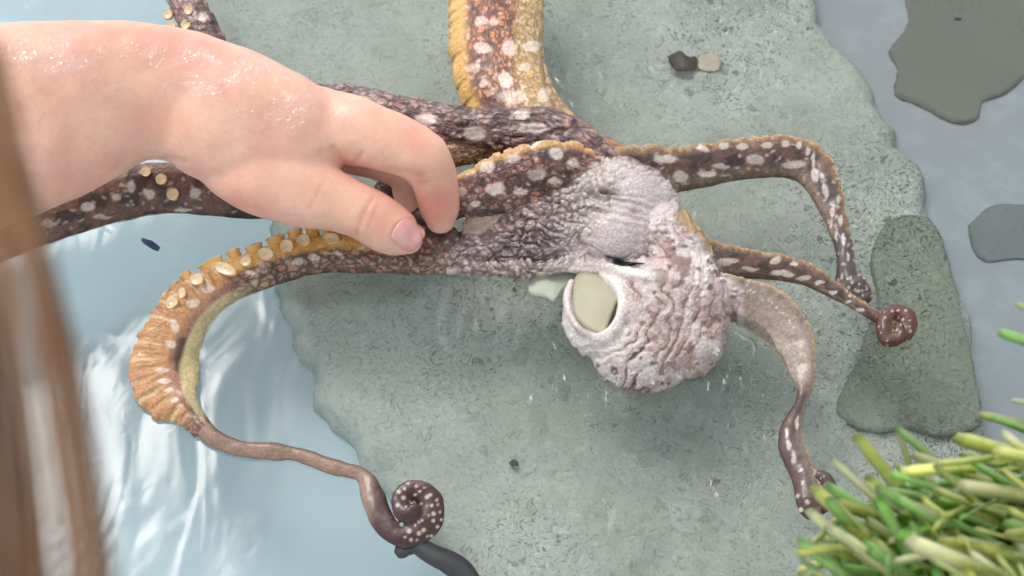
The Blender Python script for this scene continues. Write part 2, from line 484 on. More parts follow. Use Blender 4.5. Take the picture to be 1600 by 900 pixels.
slab('reflection_patch', [(1404, -40), (1418, 36), (1400, 62), (1388, 82), (1402, 108), (1397, 146), (1432, 162), (1478, 188), (1506, 194), (1530, 184), (1534, 160),
               (1566, 150), (1602, 120), (1660, 60), (1640, -60), (1500, -90)],
     Z_FLOOR, Z_FLOOR + .0012, SMOOTH, 'smooth grey flat sheet standing for a reflection in the top right corner', 'reflection_patch', edge=.001, rough=.0002, seed=5)  # thin grey slab added in place of a dark reflection on the water
SMOOTH2 = mat_rock('reflection_bluish', lin(118, 126, 124), lin(108, 114, 112), lin(128, 134, 132), speck=.2)
slab('reflection_patch', [(1512, 352), (1545, 322), (1590, 318), (1680, 330), (1720, 400), (1680, 440), (1600, 405), (1540, 408), (1518, 385)],
     Z_FLOOR, Z_FLOOR + .0012, SMOOTH2, 'blue-grey flat sheet standing for a reflection, cut by the right border', 'reflection_patch', edge=.001, rough=.0003, seed=6)  # another dark reflection made as a flat bluish slab

# ------------------------------------------------------------------ the octopus
ARMS = {}      # name -> (rows, options)
# rows: px, py, half width px, z, depth ratio
ARMS['top'] = [(778, -60, 74, .000, .45), (776, 20, 73, .002, .45), (776, 90, 70, .004, .5), (790, 150, 66, .005, .5), (830, 205, 52, .008, .5), (900, 260, 40, .008, .6)]
ARMS['web'] = [(822, -50, 28, .000, .4), (824, 40, 26, .001, .4), (828, 110, 26, .002, .4), (858, 180, 30, .003, .4), (915, 225, 28, .005, .45), (985, 258, 26, .005, .5), (1040, 268, 26, .004, .5)]
ARMS['back'] = [(930, 262, 42, .010, .55), (860, 215, 44, .011, .5), (780, 208, 38, .010, .5), (700, 200, 36, .008, .55), (630, 178, 28, .006, .6), (560, 156, 22, .004, .6),
                (490, 156, 26, .002, .6), (410, 140, 28, .001, .6), (352, 104, 26, .001, .6), (318, 52, 27, .002, .6), (296, 12, 29, .003, .6), (282, -30, 28, .002, .6), (272, -90, 26, .002, .6)]
ARMS['lance'] = [(925, 268, 30, .020, .5), (880, 262, 42, .022, .42), (820, 275, 46, .022, .38), (765, 294, 42, .020, .38), (722, 310, 32, .017, .45), (690, 325, 24, .012, .5),
                 (640, 322, 24, .008, .5), (600, 290, 22, .005, .5)]
ARMS['fan'] = [(880, 226, 18, .007, .35), (800, 228, 20, .007, .3), (740, 236, 22, .006, .3), (700, 246, 18, .005, .3)]
ARMS['belly'] = [(915, 405, 14, .008, .5), (860, 416, 13, .007, .5), (800, 421, 12, .006, .5), (700, 417, 11, .003, .5), (620, 411, 10, .002, .5), (570, 404, 8, .001, .5)]
ARMS['skirt'] = [(890, 292, 20, .015, .3), (820, 318, 24, .015, .25), (760, 342, 20, .013, .25), (725, 355, 10, .011, .3)]
ARMS['fore'] = [(700, 380, 28, .006, .5), (600, 350, 34, .001, .5), (480, 318, 30, .001, .5), (390, 312, 32, .002, .5), (320, 300, 38, .003, .5), (255, 295, 42, .003, .5), (190, 306, 42, .003, .5),
                (110, 336, 34, .003, .5), (50, 362, 28, .003, .5), (-20, 392, 26, .002, .5), (-90, 425, 24, .002, .5)]
ARMS['high'] = [(960, 262, 30, .006, .6), (1010, 262, 34, .004, .55), (1060, 266, 35, .003, .5), (1120, 256, 34, .003, .45), (1180, 248, 33, .003, .45), (1230, 246, 34, .003, .45), (1268, 262, 32, .003, .45),
                (1290, 300, 24, .003, .5), (1306, 345, 17, .002, .6), (1318, 390, 14, .002, .6), (1322, 425, 14, .002, .7), (1326, 444, 22, .002, .5), (1342, 456, 22, .002, .5), (1350, 466, 14, .002, .6)]
ARMS['mid'] = [(1060, 395, 26, .004, .6), (1100, 398, 24, .003, .5), (1150, 410, 24, .002, .5), (1210, 418, 22, .002, .5), (1260, 430, 18, .002, .55), (1300, 452, 13, .002, .6), (1340, 477, 9, .002, .7), (1375, 500, 8, .002, .8),
               (1395, 522, 9, .002, .9), (1416, 520, 13, .002, .8), (1418, 496, 14, .003, .8), (1396, 487, 12, .003, .8), (1381, 506, 12, .003, .8), (1386, 531, 11, .003, .8), (1405, 528, 8, .004, .8), (1404, 508, 6, .004, .8)]
ARMS['low'] = [(1090, 450, 34, .002, .4), (1140, 465, 36, .001, .24), (1190, 485, 42, .001, .17), (1230, 520, 38, .001, .17), (1252, 570, 24, .001, .25), (1257, 604, 13, .001, .4), (1250, 632, 9, .001, .6), (1237, 664, 16, .001, .45), (1235, 692, 20, .001, .42),
               (1250, 730, 20, .001, .42), (1262, 770, 20, .001, .45), (1266, 798, 18, .001, .5)]
ARMS['tip'] = [(1262, 796, 18, .001, .6), (1284, 790, 15, .001, .6), (1297, 768, 14, .002, .6), (1289, 748, 12, .003, .6), (1278, 742, 9, .003, .6)]
ARMS['near'] = [(760, 402, 22, .004, .6), (690, 408, 20, .003, .6), (620, 405, 24, .002, .6), (560, 397, 32, .002, .55), (510, 397, 31, .002, .5), (450, 408, 32, .002, .5), (390, 427, 33, .002, .5), (340, 450, 35, .002, .5),
                (298, 483, 42, .002, .48), (270, 530, 48, .002, .45), (258, 580, 54, .002, .4), (272, 622, 44, .002, .4), (300, 650, 20, .002, .6), (328, 680, 14, .002, .7),
                (370, 700, 13, .002, .5), (430, 706, 13, .002, .5), (480, 714, 11, .002, .6), (512, 727, 14, .002, .6), (545, 735, 11, .002, .6), (569, 746, 13, .002, .5), (583, 775, 19, .002, .4),
                (597, 812, 19, .002, .4), (622, 837, 16, .002, .45), (652, 833, 20, .002, .4), (672, 813, 21, .003, .4), (674, 786, 20, .003, .4), (655, 768, 18, .004, .4), (633, 772, 16, .004, .4), (624, 790, 14, .005, .4), (632, 806, 13, .005, .45), (647, 803, 11, .005, .5), (647, 792, 9, .006, .5)]


def oct_body():
    pieces = []; frames = {}
    for nm, rows in ARMS.items():
        fr = []; pieces.append(loft(rows, 5, 20, 1.0, fr)); frames[nm] = fr
    # neck and head
    pieces.append(loft([(1010, 400, 60, .004, .7), (930, 345, 88, .008, .55), (860, 352, 72, .007, .55), (800, 372, 52, .006, .55), (750, 386, 34, .005, .6), (690, 395, 24, .004, .6)], 6, 24))
    pieces.append(blob(950, 332, .008, 98, 86, .017, -20))
    pieces.append(blob(966, 364, .013, 62, 56, .010, 15))       # near eye
    pieces.append(blob(1000, 306, .011, 58, 48, .010, 30))      # far eye
    pieces.append(blob(1036, 296, .014, 16, 12, .005, 0))
    pieces.append(blob(1040, 368, .007, 50, 54, .016, -30))
    pieces.append(blob(1060, 402, .007, 54, 60, .015, -35))
    # mantle
    pieces.append(blob(1014, 492, .005, 126, 90, .017, -10))
    pieces.append(blob(1072, 470, .006, 68, 86, .016, -20))
    pieces.append(blob(1004, 540, .003, 84, 78, .014, 10))
    pieces.append(blob(944, 502, .004, 68, 62, .015, 40))
    pieces.append(blob(1070, 535, .003, 68, 58, .013, -35))
    pieces.append(loft([(878, 416, 9, .006, .8), (925, 419, 14, .008, .8), (980, 430, 17, .012, .8), (1035, 438, 22, .013, .8)], 5, 16))
    # lip round the mantle opening
    pieces.append(loft([(893, 440, 5, .0125, .9), (887, 458, 7, .0130, .9), (889, 482, 8, .0130, .9), (906, 509, 9, .013, .8), (930, 524, 10, .0125, .8), (952, 518, 15, .0145, .7), (968, 494, 21, .0165, .7), (982, 468, 21, .0165, .7), (992, 450, 15, .016, .7)], 5, 14))
    me = fuse('octopus_body', pieces, .00055, 3)
    return me, frames

me, FR = oct_body()
P = get_co(me); N = get_no(me)
PX, PY = pix(P)

# nearest arm frame of every vertex
names = list(FR); best = np.full(len(P), 1e9); q = np.zeros(len(P)); s_al = np.zeros(len(P)); who = np.zeros(len(P), int); frac = np.zeros(len(P)); upv = np.zeros(len(P))
hwm = np.zeros(len(P)); SVa = np.zeros((len(P), 3))
for a_i, nm in enumerate(names):
    fr = FR[nm]; C = np.array([f[0] for f in fr]); S = np.array([f[1] for f in fr]); U = np.array([f[2] for f in fr])
    hw = np.array([f[3] for f in fr]); dr = np.array([f[4] for f in fr])
    L = np.concatenate([[0], np.cumsum(np.linalg.norm(np.diff(C, axis=0), axis=1))])
    lo, hi = C.min(0) - .03, C.max(0) + .03
    idx = np.where(np.all((P >= lo) & (P <= hi), axis=1))[0]
    for ch in np.array_split(idx, max(1, len(idx) // 20000)):
        if len(ch) == 0: continue
        D = P[ch][:, None, :] - C[None]
        dn = np.linalg.norm(D, axis=2) / hw[None]
        # scaled distance (elliptical)
        sq = np.einsum('ijk,jk->ij', D, S) / hw[None]; uq = np.einsum('ijk,jk->ij', D, U) / (hw * dr)[None]
        tq2 = np.maximum(dn ** 2 - sq ** 2 - (uq * dr[None]) ** 2, 0)
        m = sq ** 2 + uq ** 2 + 6 * tq2
        j = m.argmin(1); r = np.arange(len(ch)); val = m[r, j]
        up = val < best[ch]; g = ch[up]; jj = j[up]
        best[g] = val[up]; q[g] = sq[r[up], jj]; upv[g] = uq[r[up], jj]; s_al[g] = L[jj]; who[g] = a_i; frac[g] = jj / len(fr); hwm[g] = hw[jj]; SVa[g] = S[jj]
q = np.clip(q, -1.2, 1.2)

def arm(nm): return who == names.index(nm)
# where the vertex is head / mantle rather than arm
edge_n = fbm(PX / 30, PY / 30, None, 3, 2) * 8
def inpoly(poly, soft):
    poly = np.array(poly, float); inside = np.zeros(len(PX), bool); dmin = np.full(len(PX), 1e9)
    for (x0, y0), (x1, y1) in zip(poly, np.roll(poly, -1, 0)):
        cond = ((y0 > PY) != (y1 > PY)) & (PX < (x1 - x0) * (PY - y0) / (y1 - y0 + 1e-9) + x0); inside ^= cond
        t = np.clip(((PX - x0) * (x1 - x0) + (PY - y0) * (y1 - y0)) / ((x1 - x0) ** 2 + (y1 - y0) ** 2), 0, 1)
        dmin = np.minimum(dmin, np.hypot(PX - x0 - t * (x1 - x0), PY - y0 - t * (y1 - y0)))
    return sstep(-soft, soft, np.where(inside, dmin, -dmin) + edge_n * .3)
BODY = inpoly([(722, 378), (780, 345), (860, 305), (905, 265), (925, 242), (960, 240), (1000, 258), (1040, 275), (1062, 300), (1058, 345), (1090, 370), (1125, 420), (1160, 450), (1160, 560), (1100, 640), (980, 650), (860, 560), (850, 450), (820, 440), (720, 432), (690, 410)], 6)
BODY *= np.where(arm('lance') & (best < 1.3), .15, 1)
MANT = inpoly([(880, 420), (1000, 425), (1060, 350), (1160, 430), (1180, 600), (1000, 660), (850, 560)], 14) * BODY
EYE = np.clip(gau(PX, PY, 968, 366, 46, 40) * 1.6, 0, 1) + np.clip(gau(PX, PY, 1008, 300, 42, 34, 30) * 1.5, 0, 1)
EYE = np.clip(EYE, 0, 1)
NECK = np.clip(BODY - MANT, 0, 1) * (1 - EYE)
OPEN = sstep(.42, .80, gau(PX, PY, 929, 474, 43, 52, 0)) * BODY

OPENW = np.clip(gau(PX, PY, 930, 474, 56, 62, 0) * 1.7, 0, 1)
LIDM = np.clip(gau(PX, PY, 985, 416, 48, 15, 12) * 1.4, 0, 1)
# ---- relief
disp = np.zeros(len(P))
wx = fbm(PX / 40, PY / 40, None, 21, 3); wy = fbm(PX / 40, PY / 40, None, 31, 3)
# neck: crowded warts
f1, f2 = worley((PX + wx * 13) / 20 - PY / 50, (PY + wy * 13 + wx * 5) / 15, 2)
g1_, g2_ = worley((PX + wy * 8) / 8.5, (PY + wx * 8) / 7.5, 9)
wart = sstep(0, .38, f2 - f1); wart2 = sstep(0, .4, g2_ - g1_)
big = sstep(-.3, .3, fbm(PX / 34, PY / 34, None, 77, 2))
disp += (1 - OPENW) * NECK * ((1 - OPENW) * (wart - .6) * .0019 * (.45 + .55 * big) + (wart2 - .6) * .0006 + fbm(PX / 28, PY / 28, None, 78, 2) * .0014)
wart = np.minimum(wart, .35 + .65 * wart2)
# mantle: folds that wrap round the opening
rr = np.hypot((PX - 915 + wx * 16), (PY - 478 + wy * 16) / 1.1)
fold = np.abs(np.sin(math.pi * (rr + 12 * fbm(PX / 75, PY / 75, None, 5, 2)) / 23))
fmask = sstep(50, 75, rr) * MANT * (.35 + .65 * sstep(-.3, .4, fbm(PX / 45, PY / 45, None, 8, 2)))
fmask *= 1 - LIDM
disp += fmask * (fold ** .6 - .7) * .0012
ang = np.arctan2(PY - 470, PX - 930)
r2 = np.abs(fbm(ang * 9 + wx, rr / 60, None, 12, 3))
disp += MANT * (1 - LIDM) * (1 - OPENW) * (sstep(0, .30, r2) - .7) * .00015
fold2 = np.abs(np.sin(math.pi * (rr + 10 * fbm(PX / 40, PY / 40, None, 6, 2)) / 10.5))
disp += fmask * (fold2 - .6) * .0005 * sstep(-.3, .3, fbm(PX / 36, PY / 36, None, 88, 2))
r3 = np.abs(fbm((PX + wx * 8) / 9, (PY + wy * 8) / 14, None, 14, 2))
disp += (MANT + .6 * NECK) * (sstep(0, .3, r3) - .7) * .00022 * (1 - EYE * .8) * (1 - OPENW)
# smooth wrinkles above the eye
yy = PY - 340 - (PX - 950) * .25 + wy * 6
disp += gau(PX, PY, 965, 322, 55, 24, 15) * np.cos(yy / 6.0 * math.pi) * .0006
# papillae
g1, g2 = worley(PX / 24, PY / 24, 17)
PAP = np.clip(1 - g1 / .2, 0, 1) ** 1.5 * (rnd(np.floor(PX / 60).astype(int), np.floor(PY / 60).astype(int), np.zeros(len(PX), int), 4) > .35) * sstep(84, 104, np.hypot((PX - 1010) / 1.16, PY - 500))
disp += (MANT + NECK * .2) * (1 - OPENW) * PAP * .0022
# eyelid slit
slit = np.exp(-((PY - (408 + (PX - 975) * .22 + 4 * np.sin((PX - 940) / 18))) / 4.0) ** 2) * sstep(935, 950, PX) * (1 - sstep(1003, 1016, PX)) * BODY
disp -= slit * .0020
lid = gau(PX, PY, 985, 422, 34, 8, 14) * BODY
disp += lid * .0009
# opening sunk
disp -= OPEN * .0085
# arms: frilled edges (pushed sideways, along the arm's own cross direction)
SV = SVa
def scallop(nm, side, pitch, amp, s0=0, s1=1):
    m = arm(nm) & (frac >= s0) & (frac <= s1)
    e = sstep(.5, .95, q * side) * m
    ph = s_al / pitch + .35 * np.sin(s_al / pitch * 1.3)
    return e * (np.abs(np.sin(math.pi * ph)) ** .6 - .45) * amp, sstep(.80, .97, q * side) * m
EDGE = np.zeros(len(P)); SIDE = np.zeros(len(P))
for nm, sd, pt, am in (('top', 1, .0085, .0020), ('lance', 1, .0066, .0015), ('high', -1, .0062, .0014), ('mid', -1, .0050, .0010), ('low', -1, .0040, .0007)):
    d_, e_ = scallop(nm, sd, pt, am)
    SIDE += d_ * sd * (1 - BODY); EDGE = np.maximum(EDGE, e_ * (1 - BODY))
d_, e_ = scallop('near', 1, .0052, .0016, .36, .56); SIDE += d_
ARMSK = 1 - BODY
disp += arm('back') * (1 - BODY) * (np.abs(fbm(PX / 30, PY / 11, None, 64, 2)) - .2) * .0007
disp += ARMSK * fbm(P[:, 0] * 160, P[:, 1] * 160, P[:, 2] * 160, 41, 2) * .0004
disp += arm('near') * sstep(.30, .36, frac) * (1 - sstep(.52, .56, frac)) * np.sin(2 * math.pi * s_al / .0042 + q * 2) * .0005 * sstep(-.2, .5, q)
P2 = P + N * disp[:, None] + SV * SIDE[:, None]
set_co(me, P2)

# ---- pigment
n1 = fbm(PX / 26, PY / 26, None, 51, 3); n2 = fbm(PX / 70, PY / 70, None, 52, 3)
cell = np.clip(.5 + n1 * .6, 0, 1)
brown, dbrown = lin(146, 98, 74), lin(108, 66, 50)
amber, tan_, cream = lin(206, 160, 84), lin(186, 150, 118), lin(228, 214, 200)
mauve, grey = lin(150, 118, 120), lin(158, 140, 128)
def mixc(c, t, f): return c * (1 - f[:, None]) + np.asarray(t)[None] * f[:, None]
c = np.tile(brown, (len(P), 1)); c = mixc(c, dbrown, sstep(-.1, .5, n1)); c = mixc(c, lin(60, 32, 22), sstep(.15, .6, n1 + .5 * n2) * .8); c = mixc(c, tan_, sstep(0, .7, -n2) * .5)
retic = np.full(len(P), .85)
m = arm('top').astype(float); c = mixc(c, lin(204, 132, 84), m * .75); c = mixc(c, lin(140, 70, 42), m * sstep(.05, .5, n1) * .7)
m = arm('top') * sstep(.5, .75, q); c = mixc(c, amber, m); retic *= 1 - .85 * m
m = arm('top') * sstep(.30, .5, -q); c = mixc(c, lin(204, 168, 112), m * .95); retic *= 1 - .35 * m
m = arm('web').astype(float); c = mixc(c, lin(196, 158, 104), m * .9); c = mixc(c, lin(150, 96, 50), m * sstep(.45, .8, frac) * .8); retic = np.where(arm('web'), .6, retic)
m = arm('back').astype(float); c = mixc(c, lin(160, 126, 124), m * .75); c = mixc(c, lin(88, 52, 46), m * sstep(0, .4, n1) * .75)
m = arm('back') * sstep(.35, .8, -q) * (frac > .15) * (frac < .35); c = mixc(c, lin(170, 125, 75), m * .7)
m = arm('lance').astype(float); c = mixc(c, lin(150, 106, 92), m * .8); c = mixc(c, lin(88, 52, 44), m * sstep(0, .4, n1) * .8)
m = arm('lance') * sstep(.62, .85, q); c = mixc(c, lin(196, 146, 78), m); retic *= 1 - .7 * m
m = arm('fan').astype(float); c = mixc(c, lin(176, 134, 84), m * .85)
m = arm('belly').astype(float); c = mixc(c, lin(214, 196, 182), m * .8); retic = np.where(arm('belly'), .35, retic)
m = arm('skirt').astype(float); c = mixc(c, lin(164, 140, 120), m * .9); retic = np.where(arm('skirt'), .25, retic)
for nm in ('high', 'mid'):
    m = arm(nm).astype(float); c = mixc(c, lin(92, 66, 56), m * .8); c = mixc(c, lin(54, 36, 32), m * sstep(-.1, .4, n1) * .85)
    m = arm(nm) * sstep(.5, .85, -q); c = mixc(c, lin(150, 112, 72), m * .8)
    m = arm(nm) * sstep(.1, .6, q); c = mixc(c, lin(136, 116, 96), m * .8)
    retic = np.where(arm(nm), .4, retic)
m = arm('low').astype(float) * (1 - sstep(.5, .6, frac)); c = mixc(c, lin(156, 138, 122), m * .95); retic = np.where(arm('low') | arm('tip'), .2, retic)
m_ = m * sstep(.82, .95, q); c = mixc(c, lin(214, 200, 176), m_)
m = m * sstep(.4, .8, -q); c = mixc(c, lin(112, 92, 80), m * .6)
m = arm('low') * sstep(.5, .6, frac) + arm('tip'); c = mixc(c, lin(70, 46, 40), m * .9)
m = m * sstep(.25, .7, -q) * arm('low'); c = mixc(c, lin(128, 108, 96), m * .8)
m = arm('fore').astype(float); c = mixc(c, lin(112, 74, 56), m * .8); c = mixc(c, lin(70, 44, 34), m * sstep(0, .5, n1)); retic = np.where(arm('fore'), .45, retic)
# near arm: amber sucker side, brown net along the middle, olive membrane inside the bend, grey brown thin end
nr_ = arm('near'); f_ = frac
m = nr_ * sstep(.05, .45, q) * (1 - sstep(.33, .38, f_)) * sstep(.10, .13, f_); c = mixc(c, lin(214, 164, 84), m); retic *= 1 - .9 * m
m = nr_ * sstep(.30, .36, f_) * (1 - sstep(.52, .56, f_)); c = mixc(c, lin(186, 136, 88), m * sstep(-.3, .1, q)); c = mixc(c, lin(222, 188, 140), m * sstep(.55, .95, np.sin(2 * math.pi * s_al / .0052)) * sstep(0, .5, q) * .7); retic *= 1 - .9 * m
m = nr_ * sstep(.27, .32, f_) * (1 - sstep(.55, .58, f_)) * sstep(.35, .5, -q); c = mixc(c, lin(186, 168, 122), m)
m = nr_ * sstep(.54, .57, f_); c = mixc(c, lin(142, 112, 92), m); retic = np.where(m > .5, .12, retic)
c = mixc(c, lin(100, 68, 52), m * sstep(.4, .9, -q) * .8)
m = nr_ * sstep(568, 590, PX) * sstep(735, 765, PY) * (f_ > .6); c = mixc(c, lin(62, 28, 20), m)
m = arm('mid') * sstep(.60, .63, f_); c = mixc(c, lin(92, 44, 26), m)
m = arm('high') * sstep(.78, .82, f_); c = mixc(c, lin(66, 50, 48), m)
c = mixc(c, lin(206, 172, 118), EDGE * .55)
# white blotches, placed as the photograph shows them
SP = [(762, 262, 12, 9), (802, 248, 14, 7), (838, 272, 17, 11), (896, 254, 11, 8), (772, 294, 17, 10), (722, 300, 10, 7), (812, 300, 14, 6), (868, 283, 12, 6), (742, 318, 10, 5), (835, 226, 12, 5),
      (752, 33, 12, 9), (772, 34, 8, 7), (755, 75, 15, 9), (795, 76, 13, 14), (740, 106, 14, 7), (790, 125, 12, 12), (800, 150, 26, 13), (755, 130, 8, 9), (832, 72, 16, 8), (820, 105, 10, 8), (850, 148, 9, 13),
      (568, 158, 18, 9), (665, 186, 17, 12), (742, 208, 20, 12), (832, 200, 26, 10), (815, 178, 16, 8), (870, 240, 12, 10), (930, 268, 10, 16), (968, 262, 8, 16),
      (1040, 248, 20, 8), (1063, 277, 14, 9), (1096, 232, 9, 4), (1130, 228, 10, 4), (1160, 229, 10, 4), (1197, 226, 9, 5), (1126, 260, 16, 5), (1180, 250, 14, 9), (1105, 272, 16, 5), (1228, 226, 8, 6), (1240, 258, 22, 7), (1248, 228, 5, 7), (1262, 236, 4, 7),
      (1274, 275, 7, 11), (1290, 300, 5, 13), (1272, 250, 4, 14), (1300, 330, 4, 9), (1308, 312, 3, 8), (1300, 350, 3, 9), (1312, 345, 3, 9), (1318, 375, 3, 10), (1308, 370, 2.5, 8), (1325, 400, 2.5, 8),
      (1105, 398, 14, 4), (1140, 408, 16, 4), (1125, 413, 18, 5), (1172, 420, 16, 4), (1210, 408, 10, 6), (1222, 428, 20, 5), (1255, 435, 14, 4), (1240, 412, 7, 4), (1280, 442, 8, 3), (1300, 457, 8, 3), (1325, 472, 8, 3), (1345, 484, 8, 3),
      (465, 408, 11, 7), (490, 402, 10, 6), (530, 396, 9, 5), (392, 426, 8, 5), (325, 450, 14, 7), (302, 473, 10, 8), (273, 509, 8, 11), (266, 538, 8, 9), (253, 577, 14, 5), (257, 595, 12, 5), (264, 610, 9, 4), (273, 624, 7, 4), (281, 634, 7, 3),
      (205, 292, 8, 11), (233, 303, 11, 10), (136, 324, 13, 8), (305, 302, 10, 8), (75, 350, 14, 7), (182, 308, 7, 6), (160, 340, 16, 4), (285, 328, 16, 4), (318, 30, 6, 8),
      (1246, 660, 3, 12), (1232, 695, 4, 10), (1240, 715, 3, 9), (1250, 735, 3, 4), (1254, 755, 3, 4), (1250, 775, 3, 4), (1262, 785, 3, 4), (1252, 795, 3, 4), (1230, 675, 3, 7)]
W_ = np.zeros(len(P)); wx2 = fbm(PX / 14, PY / 14, None, 71, 2); wy2 = fbm(PX / 14, PY / 14, None, 72, 2)
for (sx, sy, a, b) in SP:
    d = np.hypot((PX - sx + wx2 * 2.2) / a, (PY - sy + wy2 * 2.2) / b); W_ = np.maximum(W_, (1 - sstep(.72, 1.10, d)) * (.7 + .3 * rnd(np.array([int(sx)]), np.array([int(sy)]), np.array([0]), 3)[0]))
fs1, _f = worley(PX / 24 + wx * .4, PY / 19 + wy * .4, 33)
W_ = np.maximum(W_, (1 - sstep(.08, .22, fs1)) * .6 * (arm('near') * (frac < .3) + arm('back') + arm('lance') + arm('top') + arm('high') + arm('fore') > 0) * (np.abs(q) < .7))
# sucker dots on the curls and thin tips
DOT = []; jr = random.Random(5)
for (rad_, n_, sz) in ((40, 17, 3.0), (29, 11, 3.6), (17, 9, 2.4)):
    for k in range(n_):
        a = -2.6 + k * 4.9 / n_; DOT += [(647 + rad_ * math.cos(a), 801 + rad_ * 1.05 * math.sin(a), sz)]
for k in range(14):
    a = k * .45; DOT += [(1400 + 26 * math.cos(a), 510 + 29 * math.sin(a), 2.2)]
for k in range(8):
    a = k * .8; DOT += [(1402 + 9 * math.cos(a), 507 + 9 * math.sin(a), 2.0)]
for i in range(4):
    for j in range(4): DOT += [(1322 + i * 10 + j * 2, 436 + j * 9 - i, 2.4)]
for i in range(3):
    for j in range(3): DOT += [(1280 + i * 7, 746 + j * 8 + i * 2, 1.8)]
for k in range(16): DOT += [(1150 + 6 * k + (k > 9) * 3, 442 + .18 * k * k + 2 * k, 2.0)]
for (sx, sy, a) in DOT:
    sx += jr.gauss(0, 2.2); sy += jr.gauss(0, 2.2); a *= jr.uniform(.6, 1.15)
    W_ = np.maximum(W_, (1 - sstep(.7, 1.2, np.hypot(PX - sx, PY - sy) / a)) * .8)
W_ *= (1 - BODY * .85)
c = mixc(c, cream, W_ * .70); retic *= 1 - .75 * W_
# head and mantle
b = np.tile(lin(202, 189, 182), (len(P), 1))
b = mixc(b, lin(180, 154, 148), sstep(-.1, .6, n1) * .65)
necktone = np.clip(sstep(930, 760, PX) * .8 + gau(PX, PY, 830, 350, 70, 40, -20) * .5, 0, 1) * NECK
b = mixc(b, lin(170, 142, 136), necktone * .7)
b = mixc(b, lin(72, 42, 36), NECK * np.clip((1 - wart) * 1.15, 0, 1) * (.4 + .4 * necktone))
b = mixc(b, lin(206, 190, 186), NECK * sstep(.75, 1, wart) * sstep(-.1, .4, n1) * .5)
b = mixc(b, lin(118, 82, 74), NECK * sstep(.15, .55, n2) * .35)
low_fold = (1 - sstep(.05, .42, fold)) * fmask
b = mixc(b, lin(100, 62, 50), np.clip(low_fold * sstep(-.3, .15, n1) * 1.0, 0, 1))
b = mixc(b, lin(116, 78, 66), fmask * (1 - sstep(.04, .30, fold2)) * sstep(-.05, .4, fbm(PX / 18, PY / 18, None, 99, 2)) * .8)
b = mixc(b, lin(84, 52, 44), sstep(.55, .8, fbm(PX / 11, PY / 8, None, 95, 2) + .25 * n2) * MANT * (1 - OPENW) * .8)
b = mixc(b, lin(126, 84, 72), MANT * (1 - sstep(0, .14, r2)) * sstep(-.1, .35, n2 + .3 * n1) * .8)
b = mixc(b, lin(170, 140, 134), MANT * sstep(0, .5, n2) * .5)
b = mixc(b, lin(150, 112, 98), gau(PX, PY, 1095, 560, 50, 26, -35) * .7 * sstep(-.3, .2, n1) * MANT)
b = mixc(b, lin(120, 86, 82), np.clip(gau(PX, PY, 1005, 434, 60, 9, 10) + gau(PX, PY, 1058, 392, 14, 44, -28) * sstep(-.3, .3, n1), 0, 1) * .9)
b = mixc(b, lin(120, 84, 76), gau(PX, PY, 1075, 420, 20, 40, -30) * sstep(-.1, .2, n1) * .8)
b = mixc(b, lin(192, 178, 174), EYE * .7)
b = mixc(b, lin(150, 128, 126), EYE * (1 - sstep(0, .12, np.abs(fbm(PX / 16, PY / 5, None, 91, 2)))) * .5)
b = mixc(b, lin(206, 208, 196), np.clip(lid * 1.6, 0, 1))
b = mixc(b, lin(92, 60, 54), np.clip(gau(PX, PY, 945, 300, 16, 9, 10) + gau(PX, PY, 932, 328, 18, 5) + .7 * gau(PX, PY, 990, 330, 9, 7), 0, 1) * .8)
b = mixc(b, lin(226, 216, 206), np.clip(np.exp(-((rr - 54) / 12) ** 2) * 1.2, 0, 1) * MANT * .85)
b = mixc(b, lin(90, 84, 74), np.clip(slit * 1.3, 0, 1) * sstep(952, 962, PX) * (1 - sstep(985, 996, PX)))
b = mixc(b, lin(226, 214, 210), MANT * PAP * .8)
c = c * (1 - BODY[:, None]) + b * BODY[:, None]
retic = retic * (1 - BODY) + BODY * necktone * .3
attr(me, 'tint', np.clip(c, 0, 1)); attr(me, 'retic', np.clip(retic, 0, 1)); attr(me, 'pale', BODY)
st = np.where(arm('web'), .45, np.where(arm('back'), .55, .85))      # cells drawn out along the arm where the skin is stretched
uvw = np.stack([s_al * st + who * .37, q * hwm * 1.05 + who * .11, np.zeros(len(P))], 1)
bodyuv = np.stack([P[:, 0], P[:, 1], P[:, 2] * 0], 1)
attr(me, 'arm_uv', np.where((BODY > .5)[:, None], bodyuv, uvw))
me.materials.append(M_OCT)

octo = empty('octopus', (at(1000, 480)[0], at(1000, 480)[1], 0))
tag(octo, 'brown and pinkish white spotted octopus floating over the rock, touched by a hand', 'octopus')
body = bpy.data.objects.new('body', me); col.objects.link(body); keep_parent(body, octo)

def bvh_of(me):
    V = [v.co.copy() for v in me.vertices]; F = [tuple(p.vertices) for p in me.polygons]
    return BVHTree.FromPolygons(V, F)
BV = bvh_of(me)
def hit(bv, px, py):
    h = bv.ray_cast(Vector(CAM), Vector(ray(px, py)), 3.0)
    return h[0], h[1]

